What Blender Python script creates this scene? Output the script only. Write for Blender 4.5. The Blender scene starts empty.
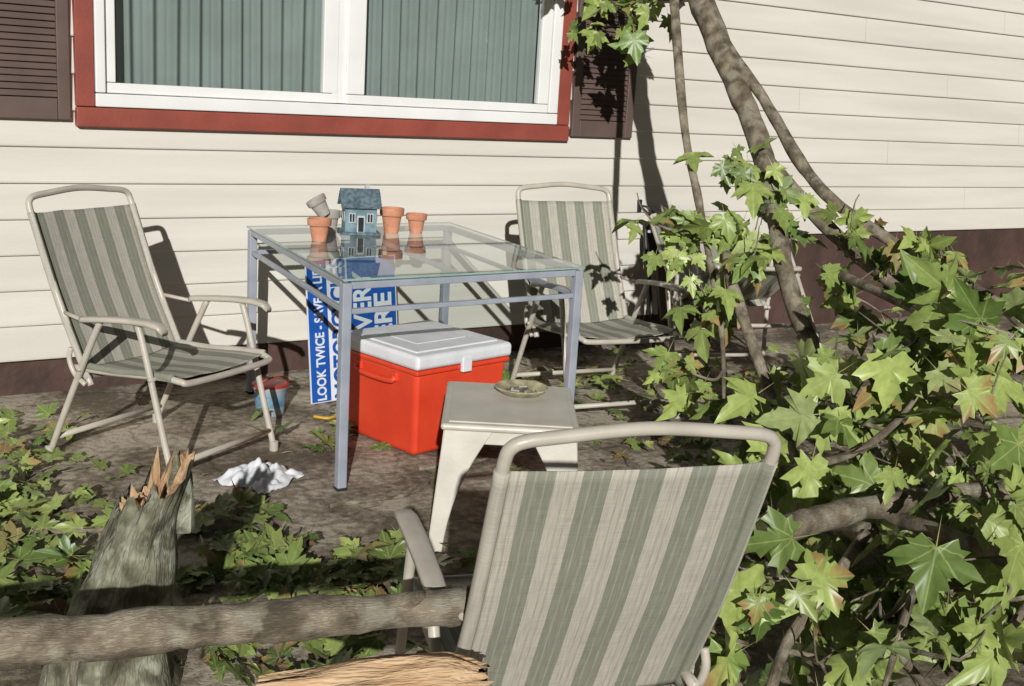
import bpy, bmesh, math, random
from mathutils import Vector, Matrix, noise
random.seed(7)
S=bpy.context.scene
col=S.collection

# ---------------------------------------------------------------- materials
def newmat(name):
    m=bpy.data.materials.new(name); m.use_nodes=True
    nt=m.node_tree; b=nt.nodes["Principled BSDF"]
    return m,nt,b
def N(nt,t,**k):
    n=nt.nodes.new(t)
    for a,v in k.items(): setattr(n,a,v)
    return n
def simple(name,c1,c2=None,rough=.5,scale=8,bump=0,bscale=60,metal=0,detail=3,stretch=None,lo=.35,hi=.65):
    m,nt,b=newmat(name)
    b.inputs["Roughness"].default_value=rough; b.inputs["Metallic"].default_value=metal
    tc=N(nt,"ShaderNodeTexCoord"); mp=N(nt,"ShaderNodeMapping")
    if stretch: mp.inputs["Scale"].default_value=stretch
    nt.links.new(tc.outputs["Object"],mp.inputs[0])
    if c2 is None: c2=tuple(x*.8 for x in c1)
    nz=N(nt,"ShaderNodeTexNoise"); nz.inputs["Scale"].default_value=scale; nz.inputs["Detail"].default_value=detail
    nt.links.new(mp.outputs[0],nz.inputs["Vector"])
    r=N(nt,"ShaderNodeValToRGB"); r.color_ramp.elements[0].position=lo; r.color_ramp.elements[1].position=hi
    r.color_ramp.elements[0].color=(*c2,1); r.color_ramp.elements[1].color=(*c1,1)
    nt.links.new(nz.outputs[0],r.inputs[0]); nt.links.new(r.outputs[0],b.inputs["Base Color"])
    if bump:
        n2=N(nt,"ShaderNodeTexNoise"); n2.inputs["Scale"].default_value=bscale; n2.inputs["Detail"].default_value=2
        nt.links.new(mp.outputs[0],n2.inputs["Vector"])
        bp=N(nt,"ShaderNodeBump"); bp.inputs["Strength"].default_value=bump; bp.inputs["Distance"].default_value=.01
        nt.links.new(n2.outputs[0],bp.inputs["Height"]); nt.links.new(bp.outputs[0],b.inputs["Normal"])
    return m
M={}
M['siding']=simple("siding_vinyl",(.67,.64,.575),(.585,.56,.50),.40,1.6,.10,40,stretch=(.4,1,5))
M['found']=simple("foundation_paint",(.085,.045,.034),(.045,.026,.020),.75,5,.5,30)
M['red']=simple("trim_red",(.29,.068,.046),(.23,.054,.038),.5,6,.1,80)
M['white']=simple("window_white",(.78,.78,.76),(.72,.72,.70),.35,4)
M['brown']=simple("shutter_brown",(.125,.085,.072),(.10,.068,.058),.5,6)
M['blind']=simple("blind_fabric",(.215,.26,.245),(.185,.225,.21),.8,5,.2,200)
M['dark']=simple("room_dark",(.02,.02,.02),(.01,.01,.01),.9)
M['frame']=simple("chair_frame_beige",(.50,.46,.39),(.42,.385,.325),.40,12,.05,90)
M['plastic']=simple("plastic_beige",(.60,.57,.49),(.52,.49,.42),.42,9,.08,60)
M['metal']=simple("table_metal",(.34,.365,.42),(.27,.295,.345),.34,9,.08,120)
M['redplastic']=simple("cooler_red",(.72,.065,.024),(.62,.048,.018),.42,6,.1,90)
M['whiteplastic']=simple("cooler_white",(.74,.75,.77),(.64,.65,.68),.45,7,.12,70)
M['terra']=simple("terracotta",(.60,.28,.165),(.47,.20,.115),.8,18,.2,90)
M['palepot']=simple("pale_pot",(.40,.38,.33),(.30,.28,.25),.8,18,.2,90)
M['bhblue']=simple("birdhouse_blue",(.17,.26,.30),(.09,.14,.17),.7,30,.4,70)
M['bhroof']=simple("birdhouse_roof",(.13,.19,.22),(.05,.08,.10),.7,60,.6,70)
M['bhlight']=simple("birdhouse_light",(.45,.50,.50),(.3,.35,.36),.7,30)
M['signblue']=simple("sign_blue",(.012,.10,.42),(.01,.08,.36),.35,6)
M['signwhite']=simple("sign_white",(.72,.74,.78),(.66,.68,.72),.4,6)
M['tub']=simple("tub_plastic",(.30,.37,.41),(.20,.26,.30),.3,14)
M['tubblue']=simple("tub_label",(.06,.20,.34),(.22,.32,.40),.4,25)
M['redhandle']=simple("red_handle",(.45,.04,.03),None,.4)
M['yellow']=simple("yellow_cord",(.7,.45,.05),None,.5)
M['cloth']=simple("white_cloth",(.72,.73,.75),(.62,.64,.67),.95,12,.1,60)
M['wood']=simple("fresh_wood",(.64,.46,.28),(.46,.28,.14),.8,12,.7,40,stretch=(.6,6,6))
M['orangewood']=simple("split_wood",(.52,.35,.20),(.27,.15,.07),.85,14,.8,50,stretch=(3,3,.6))
M['black']=simple("black_iron",(.02,.02,.02),None,.5)
M['ash']=simple("ashtray_enamel",(.50,.45,.27),(.22,.20,.12),.35,30)
M['ashin']=simple("ash",(.30,.27,.22),(.07,.06,.05),.9,45,.5,60,lo=.4,hi=.6)

def barkmat(name,c1,c2,c3,sc=1.,bs=.9,vs=85,lich=None,fis=.6):
    m,nt,b=newmat(name); b.inputs["Roughness"].default_value=.9
    tc=N(nt,"ShaderNodeUVMap"); mp=N(nt,"ShaderNodeMapping")
    tco=N(nt,"ShaderNodeTexCoord")
    nz=N(nt,"ShaderNodeTexNoise"); nz.inputs["Scale"].default_value=9*sc; nz.inputs["Detail"].default_value=7
    nt.links.new(tco.outputs["Object"],nz.inputs["Vector"])
    r=N(nt,"ShaderNodeValToRGB"); e=r.color_ramp.elements
    e[0].position=.36; e[0].color=(*c1,1); e[1].position=.64; e[1].color=(*c3,1)
    k=e.new(.5); k.color=(*c2,1)
    nt.links.new(nz.outputs[0],r.inputs[0])
    nt.links.new(tc.outputs[0],mp.inputs[0]); mp.inputs["Scale"].default_value=(1,.22,1)
    v=N(nt,"ShaderNodeTexVoronoi",feature='DISTANCE_TO_EDGE'); v.inputs["Scale"].default_value=vs
    n3=N(nt,"ShaderNodeTexNoise"); n3.inputs["Scale"].default_value=60; n3.inputs["Detail"].default_value=4
    nt.links.new(mp.outputs[0],n3.inputs["Vector"])
    mx=N(nt,"ShaderNodeMixRGB"); mx.inputs[0].default_value=.05
    nt.links.new(mp.outputs[0],mx.inputs[1]); nt.links.new(n3.outputs["Color"],mx.inputs[2]); nt.links.new(mx.outputs[0],v.inputs["Vector"])
    cr=N(nt,"ShaderNodeValToRGB"); cr.color_ramp.elements[0].color=(.45,.45,.45,1); cr.color_ramp.elements[1].position=.2
    nt.links.new(v.outputs[0],cr.inputs[0])
    mul=N(nt,"ShaderNodeMixRGB",blend_type='MULTIPLY'); mul.inputs[0].default_value=fis
    nt.links.new(r.outputs[0],mul.inputs[1]); nt.links.new(cr.outputs[0],mul.inputs[2]); last=mul.outputs[0]
    if lich:
        n4=N(nt,"ShaderNodeTexNoise"); n4.inputs["Scale"].default_value=16; n4.inputs["Detail"].default_value=5
        mo=N(nt,"ShaderNodeMapping"); mo.inputs["Location"].default_value=(3,1,7); nt.links.new(tco.outputs["Object"],mo.inputs[0]); nt.links.new(mo.outputs[0],n4.inputs["Vector"])
        lr=N(nt,"ShaderNodeValToRGB"); lr.color_ramp.elements[0].position=.55; lr.color_ramp.elements[1].position=.64; nt.links.new(n4.outputs[0],lr.inputs[0])
        lm=N(nt,"ShaderNodeMath",operation='MULTIPLY'); lm.inputs[1].default_value=.5; nt.links.new(lr.outputs[0],lm.inputs[0])
        l2=N(nt,"ShaderNodeMixRGB"); l2.inputs[2].default_value=(*lich,1); nt.links.new(lm.outputs[0],l2.inputs[0]); nt.links.new(last,l2.inputs[1]); last=l2.outputs[0]
    nt.links.new(last,b.inputs["Base Color"])
    bp=N(nt,"ShaderNodeBump"); bp.inputs["Strength"].default_value=bs; bp.inputs["Distance"].default_value=.004
    sm_=N(nt,"ShaderNodeMath",operation='MULTIPLY'); sm_.inputs[1].default_value=fis; nt.links.new(cr.outputs[0],sm_.inputs[0])
    ad=N(nt,"ShaderNodeMath",operation='ADD'); nt.links.new(sm_.outputs[0],ad.inputs[0]); nt.links.new(nz.outputs[0],ad.inputs[1])
    nt.links.new(ad.outputs[0],bp.inputs["Height"]); nt.links.new(bp.outputs[0],b.inputs["Normal"])
    return m
M['bark']=barkmat("maple_bark",(.095,.076,.050),(.195,.16,.11),(.32,.275,.20),2.0,.9,120,(.34,.33,.25),.45)
M['barkgreen']=barkmat("stump_bark",(.075,.070,.045),(.165,.16,.105),(.28,.28,.20),2.2,1.,60,(.42,.45,.36),.55)

def fabricmat():
    m,nt,b=newmat("striped_sling_fabric"); b.inputs["Roughness"].default_value=.85
    uv=N(nt,"ShaderNodeUVMap"); sp=N(nt,"ShaderNodeSeparateXYZ"); nt.links.new(uv.outputs[0],sp.inputs[0])
    mu=N(nt,"ShaderNodeMath",operation='MULTIPLY'); mu.inputs[1].default_value=5.0; nt.links.new(sp.outputs[0],mu.inputs[0])
    fr=N(nt,"ShaderNodeMath",operation='FRACT'); nt.links.new(mu.outputs[0],fr.inputs[0])
    r=N(nt,"ShaderNodeValToRGB"); r.color_ramp.interpolation='CONSTANT'
    G=(.215,.222,.172,1); G2=(.27,.272,.22,1); B=(.42,.395,.335,1); B2=(.345,.325,.27,1)
    els=[(0,B),(.05,G),(.19,G2),(.23,G),(.38,G2),(.42,G),(.56,B),(.68,B2),(.72,B),(.82,B2),(.85,B)]
    cr=r.color_ramp; cr.elements[0].color=els[0][1]; cr.elements[1].position=els[1][0]; cr.elements[1].color=els[1][1]
    for p,c in els[2:]:
        e=cr.elements.new(p); e.color=c
    nt.links.new(fr.outputs[0],r.inputs[0])
    mp=N(nt,"ShaderNodeMapping"); mp.inputs["Scale"].default_value=(170,9,1); nt.links.new(uv.outputs[0],mp.inputs[0])
    nz=N(nt,"ShaderNodeTexNoise"); nz.inputs["Scale"].default_value=1; nz.inputs["Detail"].default_value=3; nt.links.new(mp.outputs[0],nz.inputs["Vector"])
    mp2=N(nt,"ShaderNodeMapping"); mp2.inputs["Scale"].default_value=(9,330,1); nt.links.new(uv.outputs[0],mp2.inputs[0])
    nz2=N(nt,"ShaderNodeTexNoise"); nz2.inputs["Scale"].default_value=1; nt.links.new(mp2.outputs[0],nz2.inputs["Vector"])
    h2=N(nt,"ShaderNodeMath",operation='MULTIPLY'); h2.inputs[1].default_value=.7; nt.links.new(nz2.outputs[0],h2.inputs[0])
    ad=N(nt,"ShaderNodeMath",operation='ADD'); nt.links.new(nz.outputs[0],ad.inputs[0]); nt.links.new(h2.outputs[0],ad.inputs[1])
    mr=N(nt,"ShaderNodeMapRange"); mr.inputs[1].default_value=.55; mr.inputs[2].default_value=1.15; mr.inputs[3].default_value=.74; mr.inputs[4].default_value=1.2
    nt.links.new(ad.outputs[0],mr.inputs[0])
    ml=N(nt,"ShaderNodeMixRGB",blend_type='MULTIPLY'); ml.inputs[0].default_value=1
    nt.links.new(r.outputs[0],ml.inputs[1]); nt.links.new(mr.outputs[0],ml.inputs[2]); nt.links.new(ml.outputs[0],b.inputs["Base Color"])
    bp=N(nt,"ShaderNodeBump"); bp.inputs["Strength"].default_value=.2; bp.inputs["Distance"].default_value=.001
    nt.links.new(ad.outputs[0],bp.inputs["Height"]); nt.links.new(bp.outputs[0],b.inputs["Normal"])
    return m
M['fabric']=fabricmat()

def leafmat():
    m,nt,b=newmat("maple_leaf"); b.inputs["Roughness"].default_value=.40
    at=N(nt,"ShaderNodeAttribute",attribute_name="Col")
    uv=N(nt,"ShaderNodeUVMap"); sp=N(nt,"ShaderNodeSeparateXYZ"); nt.links.new(uv.outputs[0],sp.inputs[0])
    an=N(nt,"ShaderNodeMath",operation='ARCTAN2'); nt.links.new(sp.outputs[0],an.inputs[0]); nt.links.new(sp.outputs[1],an.inputs[1])
    pp=N(nt,"ShaderNodeMath",operation='PINGPONG'); pp.inputs[1].default_value=.36; nt.links.new(an.outputs[0],pp.inputs[0])
    ln=N(nt,"ShaderNodeVectorMath",operation='LENGTH'); nt.links.new(uv.outputs[0],ln.inputs[0])
    ml=N(nt,"ShaderNodeMath",operation='MULTIPLY'); nt.links.new(pp.outputs[0],ml.inputs[0]); nt.links.new(ln.outputs["Value"],ml.inputs[1])
    lt=N(nt,"ShaderNodeMath",operation='LESS_THAN'); lt.inputs[1].default_value=.012; nt.links.new(ml.outputs[0],lt.inputs[0])
    k=N(nt,"ShaderNodeMath",operation='MULTIPLY'); k.inputs[1].default_value=.38; nt.links.new(lt.outputs[0],k.inputs[0])
    mx=N(nt,"ShaderNodeMixRGB"); mx.inputs[2].default_value=(.45,.52,.20,1)
    nt.links.new(k.outputs[0],mx.inputs[0]); nt.links.new(at.outputs["Color"],mx.inputs[1])
    geo=N(nt,"ShaderNodeNewGeometry")
    bk=N(nt,"ShaderNodeMixRGB"); bk.inputs[2].default_value=(.35,.42,.22,1)
    k2=N(nt,"ShaderNodeMath",operation='MULTIPLY'); k2.inputs[1].default_value=.45; nt.links.new(geo.outputs["Backfacing"],k2.inputs[0])
    nt.links.new(k2.outputs[0],bk.inputs[0]); nt.links.new(mx.outputs[0],bk.inputs[1])
    tco=N(nt,"ShaderNodeTexCoord"); nz=N(nt,"ShaderNodeTexNoise"); nz.inputs["Scale"].default_value=45; nt.links.new(tco.outputs["Object"],nz.inputs["Vector"])
    mr=N(nt,"ShaderNodeMapRange"); mr.inputs[3].default_value=.65; mr.inputs[4].default_value=1.35; nt.links.new(nz.outputs[0],mr.inputs[0])
    fm=N(nt,"ShaderNodeMixRGB",blend_type='MULTIPLY'); fm.inputs[0].default_value=1
    nt.links.new(bk.outputs[0],fm.inputs[1]); nt.links.new(mr.outputs[0],fm.inputs[2])
    nt.links.new(fm.outputs[0],b.inputs["Base Color"])
    tr=N(nt,"ShaderNodeBsdfTranslucent"); nt.links.new(fm.outputs[0],tr.inputs[0])
    ms=N(nt,"ShaderNodeMixShader"); ms.inputs[0].default_value=.15
    out=nt.nodes["Material Output"]
    nt.links.new(b.outputs[0],ms.inputs[1]); nt.links.new(tr.outputs[0],ms.inputs[2]); nt.links.new(ms.outputs[0],out.inputs[0])
    return m
M['leaf']=leafmat()

def glassmat(name,tint,f0,dust):
    m,nt,b=newmat(name); nt.nodes.remove(b)
    out=nt.nodes["Material Output"]
    t=N(nt,"ShaderNodeBsdfTransparent"); t.inputs[0].default_value=(*tint,1)
    g=N(nt,"ShaderNodeBsdfGlossy"); g.inputs["Roughness"].default_value=.03
    d=N(nt,"ShaderNodeBsdfDiffuse"); d.inputs[0].default_value=(.6,.62,.6,1)
    geo=N(nt,"ShaderNodeNewGeometry"); dt=N(nt,"ShaderNodeVectorMath",operation='DOT_PRODUCT')
    nt.links.new(geo.outputs["Normal"],dt.inputs[0]); nt.links.new(geo.outputs["Incoming"],dt.inputs[1])
    ab=N(nt,"ShaderNodeMath",operation='ABSOLUTE'); nt.links.new(dt.outputs["Value"],ab.inputs[0])
    om=N(nt,"ShaderNodeMath",operation='SUBTRACT'); om.inputs[0].default_value=1; nt.links.new(ab.outputs[0],om.inputs[1])
    pw=N(nt,"ShaderNodeMath",operation='POWER'); pw.inputs[1].default_value=5; nt.links.new(om.outputs[0],pw.inputs[0])
    fr=N(nt,"ShaderNodeMath",operation='MULTIPLY_ADD'); fr.inputs[1].default_value=1-f0; fr.inputs[2].default_value=f0; nt.links.new(pw.outputs[0],fr.inputs[0])
    a=N(nt,"ShaderNodeMixShader"); a.inputs[0].default_value=dust
    nt.links.new(t.outputs[0],a.inputs[1]); nt.links.new(d.outputs[0],a.inputs[2])
    c=N(nt,"ShaderNodeMixShader"); nt.links.new(fr.outputs[0],c.inputs[0]); nt.links.new(a.outputs[0],c.inputs[1]); nt.links.new(g.outputs[0],c.inputs[2])
    nt.links.new(c.outputs[0],out.inputs[0]); return m
M['winglass']=glassmat("window_glass",(.92,.95,.94),.06,.03)
M['glass']=glassmat("table_glass",(.84,.92,.89),.09,.10)
M['glassedge']=simple("glass_edge",(.30,.45,.40),(.22,.36,.32),.2,10)

def groundmat():
    m,nt,b=newmat("old_paving"); b.inputs["Roughness"].default_value=.95
    tc=N(nt,"ShaderNodeTexCoord")
    def nzs(s,d=5):
        n=N(nt,"ShaderNodeTexNoise"); n.inputs["Scale"].default_value=s; n.inputs["Detail"].default_value=d; nt.links.new(tc.outputs["Object"],n.inputs["Vector"]); return n
    a=nzs(3.0,7); c=nzs(32)
    r=N(nt,"ShaderNodeValToRGB"); e=r.color_ramp.elements; e[0].position=.42; e[0].color=(.12,.095,.062,1); e[1].position=.58; e[1].color=(.44,.385,.305,1)
    k=e.new(.5); k.color=(.25,.21,.155,1)
    mxn=N(nt,"ShaderNodeMixRGB"); mxn.inputs[0].default_value=.35; nt.links.new(a.outputs[0],mxn.inputs[1]); nt.links.new(c.outputs[0],mxn.inputs[2]); nt.links.new(mxn.outputs[0],r.inputs[0])
    w=nzs(5,6); mv=N(nt,"ShaderNodeMixRGB"); mv.inputs[0].default_value=.2; nt.links.new(tc.outputs["Object"],mv.inputs[1]); nt.links.new(w.outputs["Color"],mv.inputs[2])
    v=N(nt,"ShaderNodeTexVoronoi",feature='DISTANCE_TO_EDGE'); v.inputs["Scale"].default_value=2.7; nt.links.new(mv.outputs[0],v.inputs["Vector"])
    cr=N(nt,"ShaderNodeValToRGB"); cr.color_ramp.elements[0].color=(.45,.43,.36,1); cr.color_ramp.elements[0].position=.004; cr.color_ramp.elements[1].position=.03
    nt.links.new(v.outputs[0],cr.inputs[0])
    ml=N(nt,"ShaderNodeMixRGB",blend_type='MULTIPLY'); ml.inputs[0].default_value=.5; nt.links.new(r.outputs[0],ml.inputs[1]); nt.links.new(cr.outputs[0],ml.inputs[2])
    sp=nzs(140,2); sr=N(nt,"ShaderNodeValToRGB"); sr.color_ramp.elements[0].position=.32; sr.color_ramp.elements[0].color=(.45,.42,.36,1); sr.color_ramp.elements[1].position=.45
    nt.links.new(sp.outputs[0],sr.inputs[0])
    m2=N(nt,"ShaderNodeMixRGB",blend_type='MULTIPLY'); m2.inputs[0].default_value=.8; nt.links.new(ml.outputs[0],m2.inputs[1]); nt.links.new(sr.outputs[0],m2.inputs[2])
    nt.links.new(m2.outputs[0],b.inputs["Base Color"])
    bp=N(nt,"ShaderNodeBump"); bp.inputs["Strength"].default_value=.5; bp.inputs["Distance"].default_value=.010
    s1=N(nt,"ShaderNodeMath",operation='MULTIPLY'); s1.inputs[1].default_value=.5; nt.links.new(sp.outputs[0],s1.inputs[0])
    s0=N(nt,"ShaderNodeMath",operation='MULTIPLY'); s0.inputs[1].default_value=.5; nt.links.new(cr.outputs[0],s0.inputs[0])
    s2=N(nt,"ShaderNodeMath",operation='ADD'); nt.links.new(s0.outputs[0],s2.inputs[0]); nt.links.new(s1.outputs[0],s2.inputs[1])
    s3=N(nt,"ShaderNodeMath",operation='ADD'); nt.links.new(s2.outputs[0],s3.inputs[0]); nt.links.new(c.outputs[0],s3.inputs[1])
    nt.links.new(s3.outputs[0],bp.inputs["Height"]); nt.links.new(bp.outputs[0],b.inputs["Normal"])
    return m
M['ground']=groundmat()

# ---------------------------------------------------------------- helpers
def empty(name,loc=(0,0,0),rot=0):
    o=bpy.data.objects.new(name,None); col.objects.link(o); o.location=loc; o.rotation_euler=(0,0,math.radians(rot)); o.empty_display_size=.1
    return o
def mk(name,verts,faces,mat,parent=None,smooth=False,uvs=None,loc=None,rot=None):
    me=bpy.data.meshes.new(name); me.from_pydata([tuple(v) for v in verts],[],faces)
    if uvs is not None:
        l=me.uv_layers.new(name="UVMap")
        for i,lp in enumerate(me.loops): l.data[i].uv=uvs[lp.vertex_index]
    me.update()
    mats=mat if isinstance(mat,list) else [mat]
    for m in mats: me.materials.append(m)
    if smooth:
        for p in me.polygons: p.use_smooth=True
    o=bpy.data.objects.new(name,me); col.objects.link(o)
    if parent: o.parent=parent
    if loc: o.location=loc
    if rot: o.rotation_euler=rot
    return o
def box(name,c,s,mat,parent=None,bev=0,taper=1.,rot=None,seg=2):
    x,y,z=s[0]/2,s[1]/2,s[2]/2; t=taper
    v=[(-x*t,-y*t,-z),(x*t,-y*t,-z),(x*t,y*t,-z),(-x*t,y*t,-z),(-x,-y,z),(x,-y,z),(x,y,z),(-x,y,z)]
    f=[(3,2,1,0),(4,5,6,7),(0,1,5,4),(1,2,6,5),(2,3,7,6),(3,0,4,7)]
    o=mk(name,v,f,mat,parent,loc=c,rot=rot)
    if bev:
        b=o.modifiers.new("b","BEVEL"); b.width=bev; b.segments=seg; b.limit_method='NONE'
        for p in o.data.polygons: p.use_smooth=True
        wn=o.modifiers.new("w","WEIGHTED_NORMAL")
    return o
def catmull(P,R,sub):
    P=[Vector(p) for p in P]; out=[];ro=[]
    n=len(P)
    for i in range(n-1):
        p0=P[i-1] if i>0 else P[0]*2-P[1]; p1=P[i]; p2=P[i+1]; p3=P[i+2] if i+2<n else P[-1]*2-P[-2]
        for k in range(sub):
            t=k/sub
            out.append(.5*((2*p1)+(p2-p0)*t+(2*p0-5*p1+4*p2-p3)*t*t+(3*p1-p0-3*p2+p3)*t**3)); ro.append(R[i]*(1-t)+R[i+1]*t)
    out.append(P[-1]); ro.append(R[-1]); return out,ro
def tubegeo(P,R,seg=10,rough=0.,seed=0,V=None,F=None,U=None):
    V=[] if V is None else V; F=[] if F is None else F; U=[] if U is None else U
    base=len(V); up=None; dist=0
    for i,p in enumerate(P):
        d=(P[min(i+1,len(P)-1)]-P[max(i-1,0)]).normalized()
        if up is None:
            up=Vector((0,0,1)) if abs(d.z)<.9 else Vector((1,0,0))
        a=(up-d*up.dot(d)).normalized(); bb=d.cross(a); up=a
        if i: dist+=(P[i]-P[i-1]).length
        for k in range(seg+1):
            an=2*math.pi*(k%seg)/seg
            dirv=a*math.cos(an)+bb*math.sin(an)
            r=R[i]
            if rough:
                r*=1+rough*noise.noise((p+dirv*R[i])*9+Vector((seed,0,0)))+rough*.5*noise.noise((p+dirv*R[i])*30+Vector((seed,3,0)))
            V.append(p+dirv*r); U.append((k/seg*2*math.pi*R[0],dist))
    n=len(P); s1=seg+1
    for i in range(n-1):
        for k in range(seg):
            F.append((base+i*s1+k,base+i*s1+k+1,base+(i+1)*s1+k+1,base+(i+1)*s1+k))
    F.append(tuple(base+k for k in reversed(range(seg)))); F.append(tuple(base+(n-1)*s1+k for k in range(seg)))
    return V,F,U
def tube(name,P,r,mat,parent=None,sub=6,seg=12,rough=0.,seed=0,straight=False):
    R=r if isinstance(r,list) else [r]*len(P)
    if straight: PP,RR=[Vector(p) for p in P],R
    else: PP,RR=catmull(P,R,sub)
    V,F,U=tubegeo(PP,RR,seg,rough,seed)
    return mk(name,V,F,mat,parent,True,U)
def lathe(name,prof,mat,parent=None,seg=32,loc=None,rot=None):
    V=[];F=[]
    for r,z in prof:
        for k in range(seg):
            a=2*math.pi*k/seg; V.append((r*math.cos(a),r*math.sin(a),z))
    for i in range(len(prof)-1):
        for k in range(seg):
            k2=(k+1)%seg; F.append((i*seg+k,i*seg+k2,(i+1)*seg+k2,(i+1)*seg+k))
    F.append(tuple(reversed(range(seg)))); F.append(tuple((len(prof)-1)*seg+k for k in range(seg)))
    o=mk(name,V,F,mat,parent,True,loc=loc,rot=rot)
    e=o.modifiers.new("e","EDGE_SPLIT"); e.split_angle=math.radians(40)
    return o

# ---------------------------------------------------------------- ground
mk("ground",[(-60,-60,0),(60,-60,0),(60,60,0),(-60,60,0)],[(0,1,2,3)],M['ground'])

# ---------------------------------------------------------------- house
D=5.01
house=empty("house_with_vinyl_siding",(0,0,0))
X0,X1=-6.,18.
V=[];F=[]
cz=.148; zb=.15
def course(xa,xb,z0):
    pr=[(0.0,z0+.002),(-.012,z0),(-.0165,z0+.003),(-.0175,z0+.009),(-.003,z0+cz),( .0,z0+cz+.001)]
    b=len(V)
    for x in (xa,xb):
        for dy,z in pr: V.append((x,D+dy,z))
    n=len(pr)
    for i in range(n-1): F.append((b+i+1,b+i,b+n+i,b+n+i+1))
hx0,hx1=1.17,3.47
for k in range(20):
    z0=zb+k*cz
    segs=[(X0,X1)]
    if k<3: segs=[(X0,4.72)]
    if 7<=k<15: segs=[(X0,hx0),(hx1,X1)]
    for a,b_ in segs:
        joints=[a]+sorted([x for x in ([-2.2+((k*1.37)%3.6)+3.66*j for j in range(6)]) if a+.3<x<b_-.3 and (x>4.6 or x<.2)])+[b_]
        for i in range(len(joints)-1): course(joints[i]+(.0012 if i else 0),joints[i+1],z0)
mk("siding",V,F,M['siding'],house)
def slab(name,x0,x1,z0,z1,y0,y1,mat,par=house,bev=0): return box(name,((x0+x1)/2,(y0+y1)/2,(z0+z1)/2),(x1-x0,y1-y0,z1-z0),mat,par,bev)
slab("sheathing_left",X0,hx0,.15,3.1,D+.003,D+.15,M['dark'])
slab("sheathing_right",hx1,X1,.60,3.1,D+.003,D+.15,M['dark'])
slab("sheathing_low",hx0,hx1,.15,1.185,D+.003,D+.15,M['dark'])
slab("sheathing_top",hx0,hx1,2.37,3.1,D+.003,D+.15,M['dark'])
slab("foundation_left",X0,4.72,-.1,.148,D+.012,D+.2,M['found'])
slab("foundation_right",4.72,X1,-.1,.592,D+.008,D+.2,M['found'])
slab("room_back",.5,4.2,.8,2.7,D+.55,D+.6,M['dark'])
slab("eave_board",X0,X1,3.11,3.3,D-.3,D+.2,M['white'])
win=empty("picture_window"); win.parent=house
def wb(name,x0,x1,z0,z1,y0,y1,mat,bev=.003): return slab(name,x0,x1,z0,z1,y0,y1,mat,win,bev)
zt=2.36
wb("trim_sill",1.105,3.575,1.124,1.205,D-.045,D+.02,M['red'],.006)
wb("trim_left",1.105,1.178,1.208,zt,D-.042,D+.02,M['red'])
wb("trim_right",3.492,3.572,1.208,zt,D-.042,D+.02,M['red'])
wb("trim_head",1.105,3.575,zt+.003,zt+.08,D-.045,D+.02,M['red'])
wb("frame_bottom",1.181,3.489,1.208,1.262,D-.052,D+.08,M['white'],.005)
wb("frame_left",1.181,1.222,1.265,zt-.05,D-.05,D+.08,M['white'],.005)
wb("frame_right",3.432,3.489,1.265,zt-.05,D-.05,D+.08,M['white'],.005)
wb("frame_top",1.181,3.489,zt-.047,zt,D-.05,D+.08,M['white'],.005)
for n,a,b_,yo in (("left",1.225,2.262,.0),("right",2.30,3.429,-.012)):
    s=.042
    wb("sash_bottom_"+n,a,b_,1.265,1.265+s,D-.03+yo,D+.01+yo,M['white'],.004)
    wb("sash_top_"+n,a,b_,zt-.095,zt-.053,D-.03+yo,D+.01+yo,M['white'],.004)
    wb("sash_l_"+n,a,a+s+(.05 if n=="right" else 0),1.265+s+.002,zt-.098,D-.03+yo,D+.01+yo,M['white'],.004)
    wb("sash_r_"+n,b_-s-(.03 if n=="left" else .02),b_,1.265+s+.002,zt-.098,D-.03+yo,D+.01+yo,M['white'],.004)
    mk("glass_"+n,[(a+.02,D-.01+yo,1.29),(b_-.02,D-.01+yo,1.29),(b_-.02,D-.01+yo,zt-.08),(a+.02,D-.01+yo,zt-.08)],[(0,1,2,3)],M['winglass'],win)
wb("mullion",2.235,2.318,1.2655,zt-.0505,D-.028,D+.075,M['white'],.004)
V=[];F=[];n=520
for i in range(n+1):
    x=1.2+2.27*i/n; ph=x*2*math.pi/.098+1.2*noise.noise(Vector((x*2.2,5,0)))
    y=D+.10+.014*math.sin(ph)+.008*math.sin(ph*2+1)+.010*noise.noise(Vector((x*5,0,0)))
    V+= [(x,y,1.2),(x+.012*math.sin(x*9),y+.006*math.sin(x*23),2.4)]
for i in range(n): F.append((2*i,2*i+2,2*i+3,2*i+1))
mk("blinds",V,F,M['blind'],win,True)
def shutter(name,x0,x1):
    sh=empty(name); sh.parent=house
    z0,z1=1.15,2.36; y0=D-.038; y1=D-.0
    for nm,a,b_,c,d in (("stile_l",x0,x0+.05,z0,z1),("stile_r",x1-.05,x1,z0,z1),("rail_b",x0+.0505,x1-.0505,z0,z0+.085),("rail_t",x0+.0505,x1-.0505,z1-.08,z1)):
        slab(nm,a,b_,c,d,y0,y1,M['brown'],sh,.004)
    slab("panel",x0+.03,x1-.03,z0+.02,z1-.02,y0+.022,y1-.004,M['brown'],sh)
    V=[];F=[]; z=z0+.09
    while z<z1-.09:
        b=len(V)
        for x in (x0+.0505,x1-.0505): V.extend([(x,y0+.021,z+.026),(x,y0+.006,z),(x,y0+.010,z-.002),(x,y0+.024,z+.018)])
        F.extend([(b,b+1,b+5,b+4),(b+1,b+2,b+6,b+5),(b+2,b+3,b+7,b+6)])
        z+=.027
    mk("louvers",V,F,M['brown'],sh)
shutter("window_shutter",.62,1.085)
shutter("window_shutter.001",3.595,4.0)
hk=empty("wall_hook",(4.13,D-.016,.75)); hk.parent=house
tube("hook",[(-.02,0,.03),(-.01,-.05,.03),(.03,-.07,.0),(.09,-.06,-.03),(.13,-.03,-.02)],.006,M['black'],hk)
box("plate",(-.02,0,.03),(.03,.012,.07),M['black'],hk,.003)

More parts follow.
